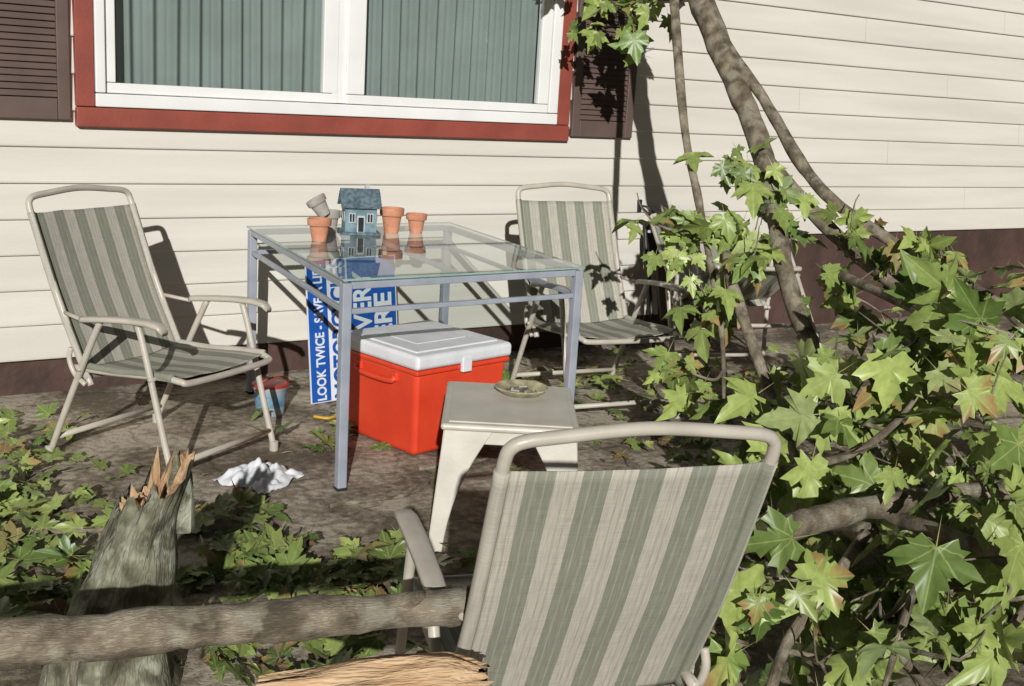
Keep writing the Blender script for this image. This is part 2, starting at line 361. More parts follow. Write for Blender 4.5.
# ---------------------------------------------------------------- chairs
def sling(name,pts,w,par,sagdir):
    PP,_=catmull(pts,[0]*len(pts),8)
    V=[];U=[];F=[]; n=len(PP); m=16
    L=0
    for i,p in enumerate(PP):
        if i: L+=(PP[i]-PP[i-1]).length
        t=i/(n-1)
        for k in range(m+1):
            s=k/m*2-1
            sag=(1-s*s)*.012
            V.append(Vector((s*w,p.y,p.z))+Vector(sagdir)*sag+Vector((0,.004,.003))*noise.noise(Vector((s*2.5,t*4,par.location.x*3)))); U.append((k/m,L/.48))
    for i in range(n-1):
        for k in range(m): a=i*(m+1)+k; F.append((a,a+1,a+m+2,a+m+1))
    o=mk(name,V,F,M['fabric'],par,True,U)
    so=o.modifiers.new("s","SOLIDIFY"); so.thickness=.002
    for sgn in (-1,1):
        P=[Vector((sgn*w,p.y,p.z)) for p in PP]
        V2,F2,_=tubegeo(P,[.0136]*len(P),10)
        U2=[(.985+.012*math.sin((i%11)*.628) if sgn>0 else .012+.012*math.sin((i%11)*.628),(i//11)*.02) for i in range(len(V2))]
        mk(name+("_sleeve_r" if sgn>0 else "_sleeve_l"),V2,F2,M['fabric'],par,True,U2)
def armrest(name,x,par):
    P=[(.118,.520,.014),(.10,.524,.020),(.06,.530,.022),(0,.538,.022),(-.10,.548,.023),(-.19,.552,.023),(-.235,.546,.021),(-.256,.530,.015)]
    V=[];F=[]
    prof=[(-1,-.5),(-1,.3),(-.75,.85),(-.3,1),(.3,1),(.75,.85),(1,.3),(1,-.5),(.7,-.9),(-.7,-.9)]
    for y,z,w in P:
        for a,b_ in prof: V.append((x+a*w,y,z+b_*.011))
    m=len(prof)
    for i in range(len(P)-1):
        for k in range(m): F.append((i*m+k,i*m+(k+1)%m,(i+1)*m+(k+1)%m,(i+1)*m+k))
    F.append(tuple(reversed(range(m)))); F.append(tuple((len(P)-1)*m+k for k in range(m)))
    o=mk(name,V,F,M['frame'],par,True); o.modifiers.new("w","WEIGHTED_NORMAL")
def chair(name,x,y,rot,sc=1.):
    c=empty(name,(x,y,0),rot); c.scale=(sc,sc,sc); fr=M['frame']; T=.0115; w=.234
    tube("back_frame",[(-w,.11,.285),(-w,.17,.39),(-w,.30,.66),(-w,.37,.83),(-w+.001,.389,.878),(-w+.008,.394,.896),(-w+.028,.398,.907),(-w+.08,.401,.914),(0,.406,.926),(w-.08,.401,.914),(w-.028,.398,.907),(w-.008,.394,.896),(w-.001,.389,.878),(w,.37,.83),(w,.30,.66),(w,.17,.39),(w,.11,.285)],T,fr,c,8)
    tube("seat_frame",[(-w,.20,.335),(-w,0,.347),(-w,-.22,.367),(-w+.01,-.285,.362),(-w+.04,-.301,.355),(0,-.304,.352),(w-.04,-.301,.355),(w-.01,-.285,.362),(w,-.22,.367),(w,0,.347),(w,.20,.335)],T,fr,c,6)
    sling("back_fabric",[(0,.125,.305),(0,.19,.43),(0,.25,.545),(0,.305,.67),(0,.380,.855)],w,c,(0,.6,-.3))
    sling("seat_fabric",[(0,.15,.350),(0,.0,.353),(0,-.15,.367),(0,-.262,.373)],w,c,(0,0,-1.6))
    lx=w+.027
    for s,n in ((-1,"l"),(1,"r")):
        tube("front_leg_"+n,[(s*lx,-.29,.012),(s*lx,-.235,.20),(s*lx,-.165,.45),(s*lx,-.135,.538)],T,fr,c)
        tube("rear_leg_"+n,[(s*lx,.29,.012),(s*lx,.20,.20),(s*lx,.10,.40),(s*lx,.03,.532)],T,fr,c)
        lathe("front_foot_"+n,[(.016,0),(.017,.004),(.017,.035),(.013,.037)],fr,c,14,(s*lx,-.29,0))
        lathe("rear_foot_"+n,[(.016,0),(.017,.004),(.017,.035),(.013,.037)],fr,c,14,(s*lx,.29,0))
        armrest("armrest_"+n,s*(lx+.003),c)
        tube("bracket_"+n,[(s*(lx-.006),.115,.29),(s*(lx-.006),.165,.32),(s*(lx-.006),.19,.37),(s*(lx-.010),.185,.41)],.009,fr,c)
        tube("pivot_"+n,[(s*(w-.01),-.195,.362),(s*(lx+.014),-.195,.362)],.008,fr,c,straight=True)
        tube("pivot2_"+n,[(s*(w-.01),.15,.345),(s*(lx+.014),.125,.345)],.008,fr,c,straight=True)
        tube("arm_bar_"+n,[(s*(lx-.004),.11,.515),(s*(w),.235,.525)],.007,fr,c,straight=True)
    tube("front_stretcher",[(-lx,-.272,.075),(lx,-.272,.075)],.010,fr,c,straight=True)
    tube("rear_stretcher",[(-lx,.262,.075),(lx,.262,.075)],.010,fr,c,straight=True)
    return c
chair("folding_patio_chair",1.185,4.05,30,1.01)
chair("folding_patio_chair.001",3.12,4.02,-8,1.03)
chair("folding_patio_chair.002",1.240,1.67,163,.968)
# knocked back against the wall by the tree
c4=chair("folding_patio_chair.003",4.06,4.04,-18); c4.rotation_euler=(math.radians(-29),0,math.radians(-18)); c4.location.z=.145
# a dark metal folding chair, folded flat and leant on the wall
fc=empty("folded_metal_chair",(4.28,4.72,0),-4); fc.rotation_euler[0]=math.radians(-16)
bk_=M['black']
tube("outer_frame",[(-.19,0,.01),(-.19,0,.35),(-.19,0,.64),(-.165,0,.70),(-.11,0,.715),(.11,0,.715),(.165,0,.70),(.19,0,.64),(.19,0,.35),(.19,0,.01)],.012,bk_,fc,8)
tube("inner_frame",[(-.155,-.03,.03),(-.155,-.03,.30),(-.155,-.03,.50),(.155,-.03,.50),(.155,-.03,.30),(.155,-.03,.03)],.010,bk_,fc,1)
box("back_panel",(0,-.002,.60),(.35,.012,.13),bk_,fc,.004)
box("seat_panel",(0,-.05,.33),(.34,.022,.32),M['brown'],fc,.009)
tube("cross_bar",[(-.19,0,.10),(.19,0,.10)],.008,bk_,fc,straight=True)

# ---------------------------------------------------------------- glass table
tb=empty("glass_patio_table",(0,0,0))
c0=[Vector((1.59,3.42,0)),Vector((2.61,3.46,0)),Vector((2.755,4.75,0)),Vector((1.74,4.73,0))]
cen=sum(c0,Vector())/4
def ins(v,d): 
    q=v-cen; return v-Vector((d if q.x>0 else -d,d if q.y>0 else -d,0))
def sqbar(name,a,b_,t,par=tb,mat=M['metal'],h=None):
    a=Vector(a);b_=Vector(b_); d=b_-a; L=d.length; h=h or t
    o=box(name,(a+b_)/2,(L,t,h),mat,par,.003)
    o.rotation_euler=d.to_track_quat('X','Z').to_euler(); return o
TH=.728
gl=[c+Vector((0,0,TH+.012)) for c in c0]
V=[g for g in gl]+[g-Vector((0,0,.006)) for g in gl]
o=mk("glass_top",V,[(0,1,2,3),(0,4,5,1),(1,5,6,2),(2,6,7,3),(3,7,4,0)],[M['glass'],M['glassedge']],tb)
for i,p in enumerate(o.data.polygons): p.material_index=0 if i==0 else 1
lg=[ins(c,.02) for c in c0]
for i,l in enumerate(lg):
    box("leg_%d"%(i+1),(l.x,l.y,TH/2-.001),(.034,.034,TH-.004),M['metal'],tb,.004)
    box("foot_%d"%(i+1),(l.x,l.y,.006),(.037,.037,.012),M['black'],tb,.003)
for i in range(4):
    a,b_=lg[i],lg[(i+1)%4]; d=(b_-a).normalized()*.0175
    sqbar("top_rail_%d"%(i+1),a+d+Vector((0,0,TH-.012)),b_-d+Vector((0,0,TH-.012)),.024)
    sqbar("lower_rail_%d"%(i+1),a+d+Vector((0,0,TH-.10)),b_-d+Vector((0,0,TH-.10)),.018)
m1=(lg[0]+lg[1])/2; m2=(lg[2]+lg[3])/2
sqbar("cross_rail",m1+Vector((0,.013,TH-.014)),m2+Vector((0,-.013,TH-.014)),.018)
ztab=TH+.0125

def pot(name,x,y,z,h=.1,r=.046,mat='terra',tilt=None):
    o=lathe(name,[(r*.66,0),(r*.9,h*.68),(r*.9,h*.70),(r*1.08,h*.70),(r*1.1,h*.72),(r*1.14,h*.98),(r*1.1,h),(r*1.0,h),(r*.92,h*.7),(r*.6,h*.1),(.001,h*.08)],M[mat],None,32,(x,y,z))
    if tilt: o.rotation_euler=tilt
    return o
pot("terracotta_pot",1.87,4.26,ztab,.090,.043)
pot("terracotta_pot.001",2.285,4.44,ztab,.108,.047)
pot("terracotta_pot.002",2.395,4.42,ztab,.084,.041)
pot("terracotta_pot.003",1.955,4.40,ztab+.085,.080,.038,'palepot',(math.radians(-24),math.radians(-22),math.radians(30)))
pot("terracotta_pot.004",1.995,4.44,ztab,.10,.040,'palepot')
bh=empty("birdhouse",(2.135,4.45,ztab),-18); bh.scale=(1.08,1.08,1.15)
w,dp,h=.062,.055,.105
V=[(-w,-dp,0),(w,-dp,0),(w,dp,0),(-w,dp,0),(-w,-dp,h),(w,-dp,h),(w,dp,h),(-w,dp,h),(-w,0,h+.05),(w,0,h+.05)]
mk("walls",V,[(3,2,1,0),(0,1,5,4),(2,3,7,6),(1,2,6,9,5),(3,0,4,8,7),(4,5,9,8),(6,7,8,9)],M['bhblue'],bh)
for s,n in ((-1,"front"),(1,"rear")):
    ang=math.atan2(.05,dp)
    o=box("roof_"+n,(0,s*(dp/2+.004),h+.028),(w*2+.03,.088,.008),M['bhroof'],bh,.001,rot=(-s*ang,0,0))
    for j in range(5):
        t=(j+.5)/5; box("shingle_%s_%d"%(n,j),(0,s*(dp+.016)*(1-t*.96),h-.006+.058*t),(w*2+.034,.02,.004),M['bhroof'],bh,.0005,rot=(-s*ang*.7,0,0))
box("base",(0,0,.005),(w*2+.03,dp*2+.03,.01),M['bhroof'],bh,.001)
box("chimney",(.03,.012,h+.055),(.018,.018,.04),M['bhlight'],bh,.001)
for i,x in enumerate((-.035,.0,.035)):
    if i!=1:
        box("window_frame_%d"%i,(x,-dp-.001,.062),(.026,.004,.036),M['bhlight'],bh,.0005)
        box("window_%d"%i,(x,-dp-.003,.062),(.018,.003,.028),M['dark'],bh)
        box("window_bar_%d"%i,(x,-dp-.005,.062),(.003,.002,.028),M['bhlight'],bh)
    else:
        box("door_frame",(x,-dp-.001,.04),(.030,.004,.062),M['bhlight'],bh,.0005); box("door",(x,-dp-.003,.038),(.021,.003,.052),M['dark'],bh)
for i,y in enumerate((-.025,.025)):
    for s in (-1,1):
        box("side_window_frame_%d%d"%(i,s),(s*(w+.001),y,.065),(.004,.024,.036),M['bhlight'],bh,.0005)
        box("side_window_%d%d"%(i,s),(s*(w+.003),y,.065),(.003,.016,.028),M['dark'],bh)

# ---------------------------------------------------------------- cooler
ck=empty("picnic_cooler",(2.165,3.89,0),12); ck.scale=(.84,1.22,1.14)
box("body",(0,0,.152),(.56,.39,.296),M['redplastic'],ck,.022,.91,seg=4)
box("body_rim",(0,0,.296),(.572,.402,.018),M['redplastic'],ck,.006)
box("lid",(0,0,.331),(.585,.415,.05),M['whiteplastic'],ck,.016,seg=4)
box("lid_panel",(0,0,.356),(.50,.33,.010),M['whiteplastic'],ck,.005)
box("lid_panel_inner",(0,0,.3605),(.30,.17,.005),M['whiteplastic'],ck,.002)
box("latch",(0,-.205,.305),(.055,.016,.05),M['whiteplastic'],ck,.004)
for s in (-1,1):
    box("hinge_%d"%s,(s*.16,.208,.31),(.06,.014,.04),M['whiteplastic'],ck,.003)
    tube("handle_%d"%s,[(s*.282,-.09,.265),(s*.296,-.085,.25),(s*.298,0,.245),(s*.296,.085,.25),(s*.282,.09,.265)],.009,M['redplastic'],ck)
    box("handle_mount_a%d"%s,(s*.281,-.09,.265),(.02,.03,.03),M['redplastic'],ck,.004)
    box("handle_mount_b%d"%s,(s*.281,.09,.265),(.02,.03,.03),M['redplastic'],ck,.004)

# ---------------------------------------------------------------- sign
sg=empty("yard_sign",(1.93,4.44,.0),9); sg.rotation_euler[0]=math.radians(-7)
W_,H_=.47,.62
box("panel",(W_/2,0,H_/2+.004),(W_,.006,H_),M['signwhite'],sg)
box("band_left",(.052,-.0045,H_/2+.004),(.096,.002,H_-.008),M['signblue'],sg)
box("band_right",(.335,-.0045,H_/2+.004),(.255,.002,H_-.008),M['signblue'],sg)
def txt(name,body,size,x,z,mat,xs=1.):
    cu=bpy.data.curves.new(name,"FONT"); cu.body=body; cu.size=size; cu.extrude=.0006; cu.offset=size*.028; cu.materials.append(mat); cu.align_x='LEFT'
    o=bpy.data.objects.new(name,cu); col.objects.link(o); o.parent=sg; o.location=(x,-.0065,z); o.scale=(xs,1,1)
    o.rotation_euler=(Matrix.Rotation(math.radians(90),3,'X')@Matrix.Rotation(math.radians(90),3,'Z')).to_euler(); return o
txt("text_line_a","LOOK TWICE - SAVE A LIFE",.062,.075,.012,M['signwhite'],.78)
txt("text_line_b","MOTORCYCLES",.105,.192,.012,M['signblue'],.82)
txt("text_line_c","ARE EVERY",.13,.325,.02,M['signwhite'],.85)
txt("text_line_d","WHERE",.13,.435,.02,M['signwhite'],1.)
for s in (.1,.36): tube("stake_%d"%int(s*100),[(s,.008,.01),(s,.008,.6)],.003,M['black'],sg,straight=True)

# ---------------------------------------------------------------- tub, cord, cloth
tu=empty("plastic_tub",(1.72,4.38,0),12); tu.scale=(.95,.95,.9)
lathe("tub",[(.056,0),(.060,.004),(.070,.125),(.075,.127),(.075,.14),(.069,.14),(.062,.02),(.001,.018)],M['tub'],tu)
lathe("label",[(.0612,.02),(.0685,.10)],M['tubblue'],tu)
lathe("contents",[(.066,.10),(.02,.112),(.001,.11)],M['dark'],tu)
tube("handle",[(-.074,0,.125),(-.07,-.03,.165),(0,-.045,.19),(.07,-.03,.165),(.074,0,.125)],.004,M['redhandle'],tu)
lathe("rim",[(.0755,.138),(.079,.139),(.079,.149),(.0755,.150)],M['redhandle'],tu)
tube("yellow_rope",[(1.86,4.25,.01),(1.90,4.20,.012),(1.96,4.22,.01),(2.03,4.17,.012),(1.98,4.12,.01),(1.90,4.15,.011)],.006,M['yellow'])
V=[];F=[];n=40
for i in range(n):
    for j in range(n):
        a=i/(n-1)*2-1; b_=j/(n-1)*2-1
        rr=1+.35*noise.noise(Vector((a*1.3,b_*1.3,7)))
        h=max(0,(1-max(abs(a),abs(b_))**2))
        q=Vector((a*1.5,b_*2.2,2))
        V.append((a*.110*rr,b_*.11*rr,.008+h*.02+h*.08*abs(noise.noise(q))+.024*abs(noise.noise(q*1.8))))
for i in range(n-1):
    for j in range(n-1): F.append((i*n+j,(i+1)*n+j,(i+1)*n+j+1,i*n+j+1))
mk("crumpled_cloth",V,F,M['cloth'],None,True,loc=(1.395,3.63,0),rot=(0,0,.5))

# ---------------------------------------------------------------- plastic side table with ashtray
st=empty("plastic_side_table",(1.965,2.95,0),-32)
P=M['plastic']
box("top",(0,0,.392),(.42,.51,.022),P,st,.010,seg=3)
box("top_lip",(0,0,.4045),(.375,.465,.006),P,st,.003)
for i,(sx,sy) in enumerate(((-1,-1),(1,-1),(1,1),(-1,1))):
    V=[];F=[];K=8
    for k in range(K+1):
        t=k/K; z=.385*(1-t); wd=.105*(1-t)**2.2+.046; o_=.034*t
        X=sx*(.200+o_); Y=sy*(.245+o_)
        ix=-sx;iy=-sy
        V+= [(X,Y,z),(X+ix*wd,Y,z),(X+ix*wd,Y+iy*.012,z),(X+ix*.012,Y+iy*.012,z),(X+ix*.012,Y+iy*wd,z),(X,Y+iy*wd,z)]
    for k in range(K):
        for q in range(6): F.append((k*6+q,k*6+(q+1)%6,(k+1)*6+(q+1)%6,(k+1)*6+q))
    F.append(tuple(range(6))); F.append(tuple(K*6+q for q in range(6)))
    o=mk("leg_%d"%(i+1),V,F,P,st); b_=o.modifiers.new("b","BEVEL"); b_.width=.004; b_.segments=2; b_.limit_method='ANGLE'
for s in (-1,1):
    box("skirt_x%d"%s,(0,s*.236,.362),(.30,.010,.045),P,st,.003); box("skirt_y%d"%s,(s*.191,0,.362),(.010,.38,.045),P,st,.003)
at=empty("ashtray",(2.06,3.03,.408))
lathe("dish",[(.055,0),(.066,.004),(.083,.018),(.088,.022),(.086,.025),(.076,.020),(.058,.009),(.001,.008)],M['ash'],at,40)
lathe("ash",[(.055,.0085),(.03,.012),(.001,.011)],M['ashin'],at,30)
for i in range(5):
    a=i*1.3; lathe("butt_%d"%i,[(.004,0),(.004,.028)],M['palepot'] if i%2 else M['ash'],at,10,(.03*math.cos(a),.03*math.sin(a),.015),(math.radians(90),0,a))

# ---------------------------------------------------------------- fallen tree
tree=empty("fallen_maple_tree")
limbs=[
 ("limb_main",[(3.62,4.45,2.75),(3.51,4.15,2.15),(3.45,3.90,1.80),(3.42,3.58,1.43),(3.35,3.30,1.13),(3.21,2.98,.71),(3.15,2.70,.46),(3.02,2.37,.29),(2.85,2.1,.2)],[.072,.062,.055,.048,.042,.034,.031,.027,.022]),
 ("limb_b",[(3.50,4.05,1.95),(3.46,3.80,1.68),(3.47,3.48,1.40),(3.45,3.17,1.12),(3.52,2.96,.97),(3.61,2.62,.83),(3.59,2.36,.75),(3.66,2.15,.60),(3.7,1.9,.5)],[.030,.027,.024,.023,.022,.020,.018,.014,.010]),
 ("limb_a2",[(3.36,3.34,1.17),(3.42,3.23,1.06),(3.47,2.97,.88),(3.47,2.69,.75),(3.5,2.4,.6)],[.034,.032,.028,.022,.012]),
 ("limb_c",[(3.40,4.15,2.2),(3.36,4.01,1.96),(3.19,3.64,1.30),(3.15,3.46,.99),(3.04,3.20,.68),(2.98,3.07,.51),(2.95,3.0,.3)],[.022,.021,.018,.016,.013,.010,.006]),
 ("limb_d",[(3.08,3.2,.82),(3.03,3.09,.70),(2.97,2.80,.39),(2.82,2.48,.21)],[.018,.022,.020,.015]),
 ("limb_g",[(2.40,2.35,.28),(2.46,2.26,.33),(2.57,2.09,.42),(2.68,2.04,.51),(2.75,2.02,.6)],[.014,.014,.013,.010,.006]),
 ("limb_e2",[(2.35,1.80,.40),(2.35,1.73,.39),(2.31,1.53,.42),(2.26,1.31,.43),(2.2,1.0,.4)],[.02,.02,.018,.016,.012]),
 ("limb_f",[(2.25,1.75,.36),(2.04,1.67,.29),(1.88,1.63,.21),(1.76,1.56,.13),(1.7,1.5,.03)],[.016,.016,.014,.012,.008]),
 ("limb_f2",[(2.3,1.62,.38),(2.21,1.56,.30),(2.09,1.49,.21),(2.07,1.37,.15),(2.05,1.25,.05)],[.013,.013,.011,.009,.006]),
 ("limb_h",[(2.55,1.9,.42),(2.3,1.6,.33),(2.05,1.45,.36),(1.9,1.38,.2)],[.012,.012,.009,.006]),
 ("limb_i",[(3.3,2.9,.8),(3.1,2.5,.8),(2.95,2.15,.78),(2.9,1.9,.72)],[.018,.016,.012,.008]),
 ("limb_j",[(2.9,2.9,.05),(2.72,2.5,.12),(2.55,2.15,.2),(2.4,1.85,.3)],[.03,.032,.03,.026]),
 ("limb_k",[(2.1,1.35,.12),(2.3,1.35,.3),(2.45,1.35,.5),(2.5,1.4,.62)],[.012,.010,.008,.005]),
]
LP=[]
for i,(n,P_,R) in enumerate(limbs):
    tube(n,P_,R,M['bark'],tree,8,14,.22,i*7.3)
    PP,_=catmull(P_,R,6); LP+=PP
half=[(0,0),(.10,-.07),(.24,-.17),(.29,-.06),(.42,-.03),(.36,.07),(.47,.13),(.66,.33),(.50,.33),(.44,.44),(.31,.36),(.20,.40),(.27,.58),(.17,.62),(.13,.78),(0,1.0)]
outl=half+[(-x,y) for x,y in reversed(half[1:-1])]
def leafset(name,items,par=None):
    V=[];F=[];U=[];C=[]
    for (p,nrm,tip,size,colr,curl) in items:
        nrm=nrm.normalized(); tip=(tip-nrm*tip.dot(nrm))
        if tip.length<1e-3: continue
        tip.normalize(); sd=tip.cross(nrm)
        b=len(V)
        asp=random.uniform(.75,1.1); fold=random.uniform(.02,.45); ph=random.uniform(0,6); wv=random.uniform(.03,.07)
        def P3(x,y):
            z=-curl*((x*x)*.8+(y-.3)**2*.9)+fold*abs(x)*.7+wv*math.sin(x*9+ph)*math.cos(y*7+ph)
            return p+sd*(x*size*asp)+tip*(y*size)+nrm*(z*size)
        V.append(P3(0,.18)); U.append((0,.18)); C.append(colr)
        damaged=random.random()<.15
        for x,y in outl:
            jx=x+random.uniform(-.025,.025); jy=y+random.uniform(-.025,.025)
            V.append(P3(jx,jy)); U.append((x,y+.0))
            C.append((.34,.20,.085) if damaged and abs(x)+y>.7 and random.random()<.7 else colr)
        m=len(outl)
        for k in range(m): F.append((b,b+1+k,b+1+(k+1)%m))
        q=len(V); e=p-tip*size*.5+nrm*size*.12
        V+= [p+sd*.0015,p-sd*.0015,e+nrm*.0025]; U+=[(0,.5)]*3; C+=[(.25,.20,.08)]*3
        F.append((q,q+1,q+2))
    me=bpy.data.meshes.new(name); me.from_pydata([tuple(v) for v in V],[],F)
    l=me.uv_layers.new(name="UVMap"); ca=me.color_attributes.new("Col","FLOAT_COLOR","POINT")
    for i,lp in enumerate(me.loops): l.data[i].uv=U[lp.vertex_index]
    for i,c in enumerate(C): ca.data[i].color=(*c,1)
    me.materials.append(M['leaf'])
    for p_ in me.polygons: p_.use_smooth=True
    o=bpy.data.objects.new(name,me); col.objects.link(o)
    if par: o.parent=par
    return o
def rv(): return Vector((random.gauss(0,1),random.gauss(0,1),random.gauss(0,1)))
def gcol(dark=1.,brown=.0):
    t=random.random()**.8; v=random.uniform(.8,1.2)*dark
    a=Vector((.095,.165,.036)); b_=Vector((.36,.435,.125)); c=a.lerp(b_,t)*v
    if random.random()<brown: c=Vector(random.choice([(.20,.13,.05),(.14,.09,.045),(.25,.21,.08)]))
    return tuple(c)
clusters=[]
def CL(x,y,z,r,n,s=.12): clusters.append((Vector((x,y,z)),r,n,s))
for x,y,z in [(3.45,4.58,1.79),(3.57,4.46,1.71),(3.58,4.34,1.82),(3.50,4.50,1.92)]: CL(x,y,z,.09,10,.14)
for x,y,z in [(3.23,3.33,1.14),(3.29,3.19,1.02),(3.09,3.34,.87),(3.09,3.08,.79),(2.84,3.13,.40),(2.99,3.16,.65),(2.93,3.45,.90),(3.22,3.22,.84)]: CL(x,y,z,.065,10,.135)
for x,y,z in [(3.41,2.90,.94),(3.48,2.72,.89),(3.54,2.55,.87),(3.43,2.35,.78),(3.28,2.81,.74),(3.30,2.54,.70)]: CL(x,y,z,.085,9,.12)
for x,y,z in [(2.91,2.29,.64),(2.92,2.06,.73),(2.91,1.86,.80),(2.84,2.42,.50),(2.84,2.64,.39),(2.70,2.14,.47),(2.58,2.20,.39),(2.73,1.79,.59),(2.78,2.00,.59),(3.05,2.2,.6),(3.1,1.95,.7),(3.15,2.0,.82)]: CL(x,y,z,.11,11,.165)
for x,y,z in [(1.99,1.72,.30),(1.74,1.62,.24),(1.88,1.52,.22),(2.06,1.54,.31),(2.19,1.46,.34),(2.12,1.28,.41),(1.95,1.25,.33),(2.48,1.55,.46),(2.3,1.3,.45),(2.5,1.3,.4),(2.35,1.6,.36),(2.3,1.15,.4)]: CL(x,y,z,.10,7,.14)
for i in range(20):
    x=random.uniform(2.5,4.2); y=random.uniform(1.2,2.5)
    CL(x,y,random.uniform(.05,.28),.16,11,.14)
items=[];TV=[];TF=[];TU=[]
for c,r,n,s in clusters:
    near=min(LP,key=lambda q:(q-c).length)
    if (near-c).length<.6 and random.random()<.85:
        mid=(near+c)/2+rv()*.03
        PP,RR=catmull([near,mid,c],[.008,.006,.004],4); tubegeo(PP,RR,6,0,0,TV,TF,TU)
    for t in range(max(2,n//4)):
        e=c+rv()*r*1.1
        PP,RR=catmull([c,(c+e)/2+rv()*.015,e],[.004,.003,.002],3); tubegeo(PP,RR,5,0,0,TV,TF,TU)
    for k in range(n):
        p=c+rv()*r
        if p.z<.03: p.z=random.uniform(.03,.1)
        if p.z>.98 and p.y<2.6: p.z=random.uniform(.75,.95)
        nr=rv()*.70+Vector((-.48,-.75,.48)); tp=rv()*.6+Vector((-.05,-.1,-.8))
        items.append((p,nr,tp,s*random.uniform(.5,1.15),gcol(1.,.025),random.uniform(0,.9)))
leafset("foliage",items,tree)
mk("twigs",TV,TF,M['bark'],tree,True,TU)

# fallen log: wedged between the near chair's back and legs, ending in the tangle on the right
lgp=[(-1.4,2.45,.40),(-.5,2.09,.455),(.27,1.81,.488),(.65,1.685,.503),(1.0,1.575,.510),(1.40,1.60,.485),(1.81,1.69,.455),(2.21,1.75,.43),(2.48,1.75,.42),(2.71,1.74,.41),(3.1,1.6,.36)]
lo=empty("fallen_log")
tube("trunk",lgp,[.045,.041,.038,.035,.031,.031,.032,.032,.026,.021,.015],M['bark'],lo,16,24,.26,3)
tube("branch_stub",[(.86,1.62,.505),(.88,1.58,.54),(.885,1.56,.555)],[.015,.012,.009],M['bark'],lo,4,10,.2,5)
tube("branch_stub_b",[(.38,1.77,.48),(.36,1.73,.44),(.37,1.70,.35)],[.008,.006,.004],M['bark'],lo,4,8,.2,6)
# broken stump
sm=empty("broken_stump",(.60,2.47,0)); sm.scale=(1.04,1.04,1.05)
V=[];F=[];U=[];seg=48;rings=26
def rad(t,a):
    base=.076+.074*(1-t)**1.4
    return base*(1+.20*noise.noise(Vector((math.cos(a)*1.2,math.sin(a)*1.2,t*2.6)))+.12*noise.noise(Vector((math.cos(a)*4,math.sin(a)*4,t*4))))
tops=[]
for k in range(seg):
    a=2*math.pi*k/seg
    tops.append(.44+.055*math.cos(a+.3)+.055*abs(noise.noise(Vector((math.cos(a)*4,math.sin(a)*4,9))))*2+(random.uniform(-.015,.02)))
for i in range(rings+1):
    t=i/rings
    for k in range(seg+1):
        kk=k%seg; a=2*math.pi*kk/seg; z=t*tops[kk]; r=rad(t,a)
        V.append((r*math.cos(a)+.105*t*t*.9,r*math.sin(a)-.03*t,z)); U.append((k/seg*.6,z))
s1=seg+1
for i in range(rings):
    for k in range(seg): F.append((i*s1+k,i*s1+k+1,(i+1)*s1+k+1,(i+1)*s1+k))
mk("bark",V,F,M['barkgreen'],sm,True,U)
V2=[];F2=[]
for j in range(6):
    f=1-j/5
    for k in range(seg):
        a=2*math.pi*k/seg; r=rad(1,a)*f*.97
        z=tops[k]*(f)+(1-f)*.41 - .004 + (0 if j==0 else random.uniform(-.02,.02)*(f+.3))
        V2.append((r*math.cos(a)+.0945,r*math.sin(a)-.03,z))
for j in range(5):
    for k in range(seg): F2.append((j*seg+k,j*seg+(k+1)%seg,(j+1)*seg+(k+1)%seg,(j+1)*seg+k))
mk("splintered_wood",V2,F2,M['orangewood'],sm)
for j,(x,y,h,rr) in enumerate([(.135,-.05,.525,.018),(.125,-.02,.54,.026),(.06,-.09,.465,.014),(.10,.03,.53,.022),(.150,-.01,.52,.030),(.14,-.06,.49,.024)]):
    V=[];F=[]
    for q in range(4):
        for k in range(6):
            a=k*1.047; f=(1-q/3)**.6; V.append((x+.004*q+rr*f*math.cos(a)*random.uniform(.7,1.2),y+rr*.7*f*math.sin(a)*random.uniform(.7,1.2),.36+(h-.36)*q/3))
    for q in range(3):
        for k in range(6): F.append((q*6+k,q*6+(k+1)%6,(q+1)*6+(k+1)%6,(q+1)*6+k))
    mk("splinter_%d"%j,V,F,M['barkgreen'] if j in (1,4,5) else M['orangewood'],sm,False,[(random.random()*.1,random.random()*.1) for _ in range(24)])
# split log with its torn pale face upwards, low in the foreground
cl=empty("split_log",(.800,1.475,.448)); cl.rotation_euler=(math.radians(26),math.radians(-4),math.radians(-28))
V=[];F=[];n=36;m=16;tv=[];tf=[]
def wdt(i): 
    t=i/n
    return (.45+.55*min(1,t*2.2))*(1 if t<.84 else 1-2.6*(t-.84))
for i in range(n+1):
    x=-.22+.36*i/n; wf=wdt(i)
    for k in range(m+1):
        a=math.pi+math.pi*k/m; r=.062*wf*(1+.1*noise.noise(Vector((math.cos(a)*2,math.sin(a)*2,x*6))))
        V.append((x+.03*noise.noise(Vector((a*3,1,0)))*(i==n),r*math.cos(a),r*math.sin(a)))
        y=-1+2*k/m
        tv.append((x+.05*noise.noise(Vector((y*5,1,0)))*(i==n),y*.061*wf,.004+.035*(1-y*y)*wf+.018*noise.noise(Vector((x*7,y*3,0)))+.005*noise.noise(Vector((x*10,y*22,4)))))
for i in range(n):
    for k in range(m):
        q=i*(m+1)+k; F.append((q,q+1,q+m+2,q+m+1)); tf.append((q+1,q,q+m+1,q+m+2))
F.append(tuple(range(m+1))); F.append(tuple(n*(m+1)+k for k in range(m+1)))
mk("bark",V,F,M['bark'],cl,True,[(0,0)]*len(V))
mk("torn_face",tv,tf,M['wood'],cl,True)
tube("prop_branch",[(-.1,0,-.03),(-.2,.0,-.2),(-.26,-.1,-.44)],[.02,.018,.015],M['bark'],cl,5,10,.2,3)

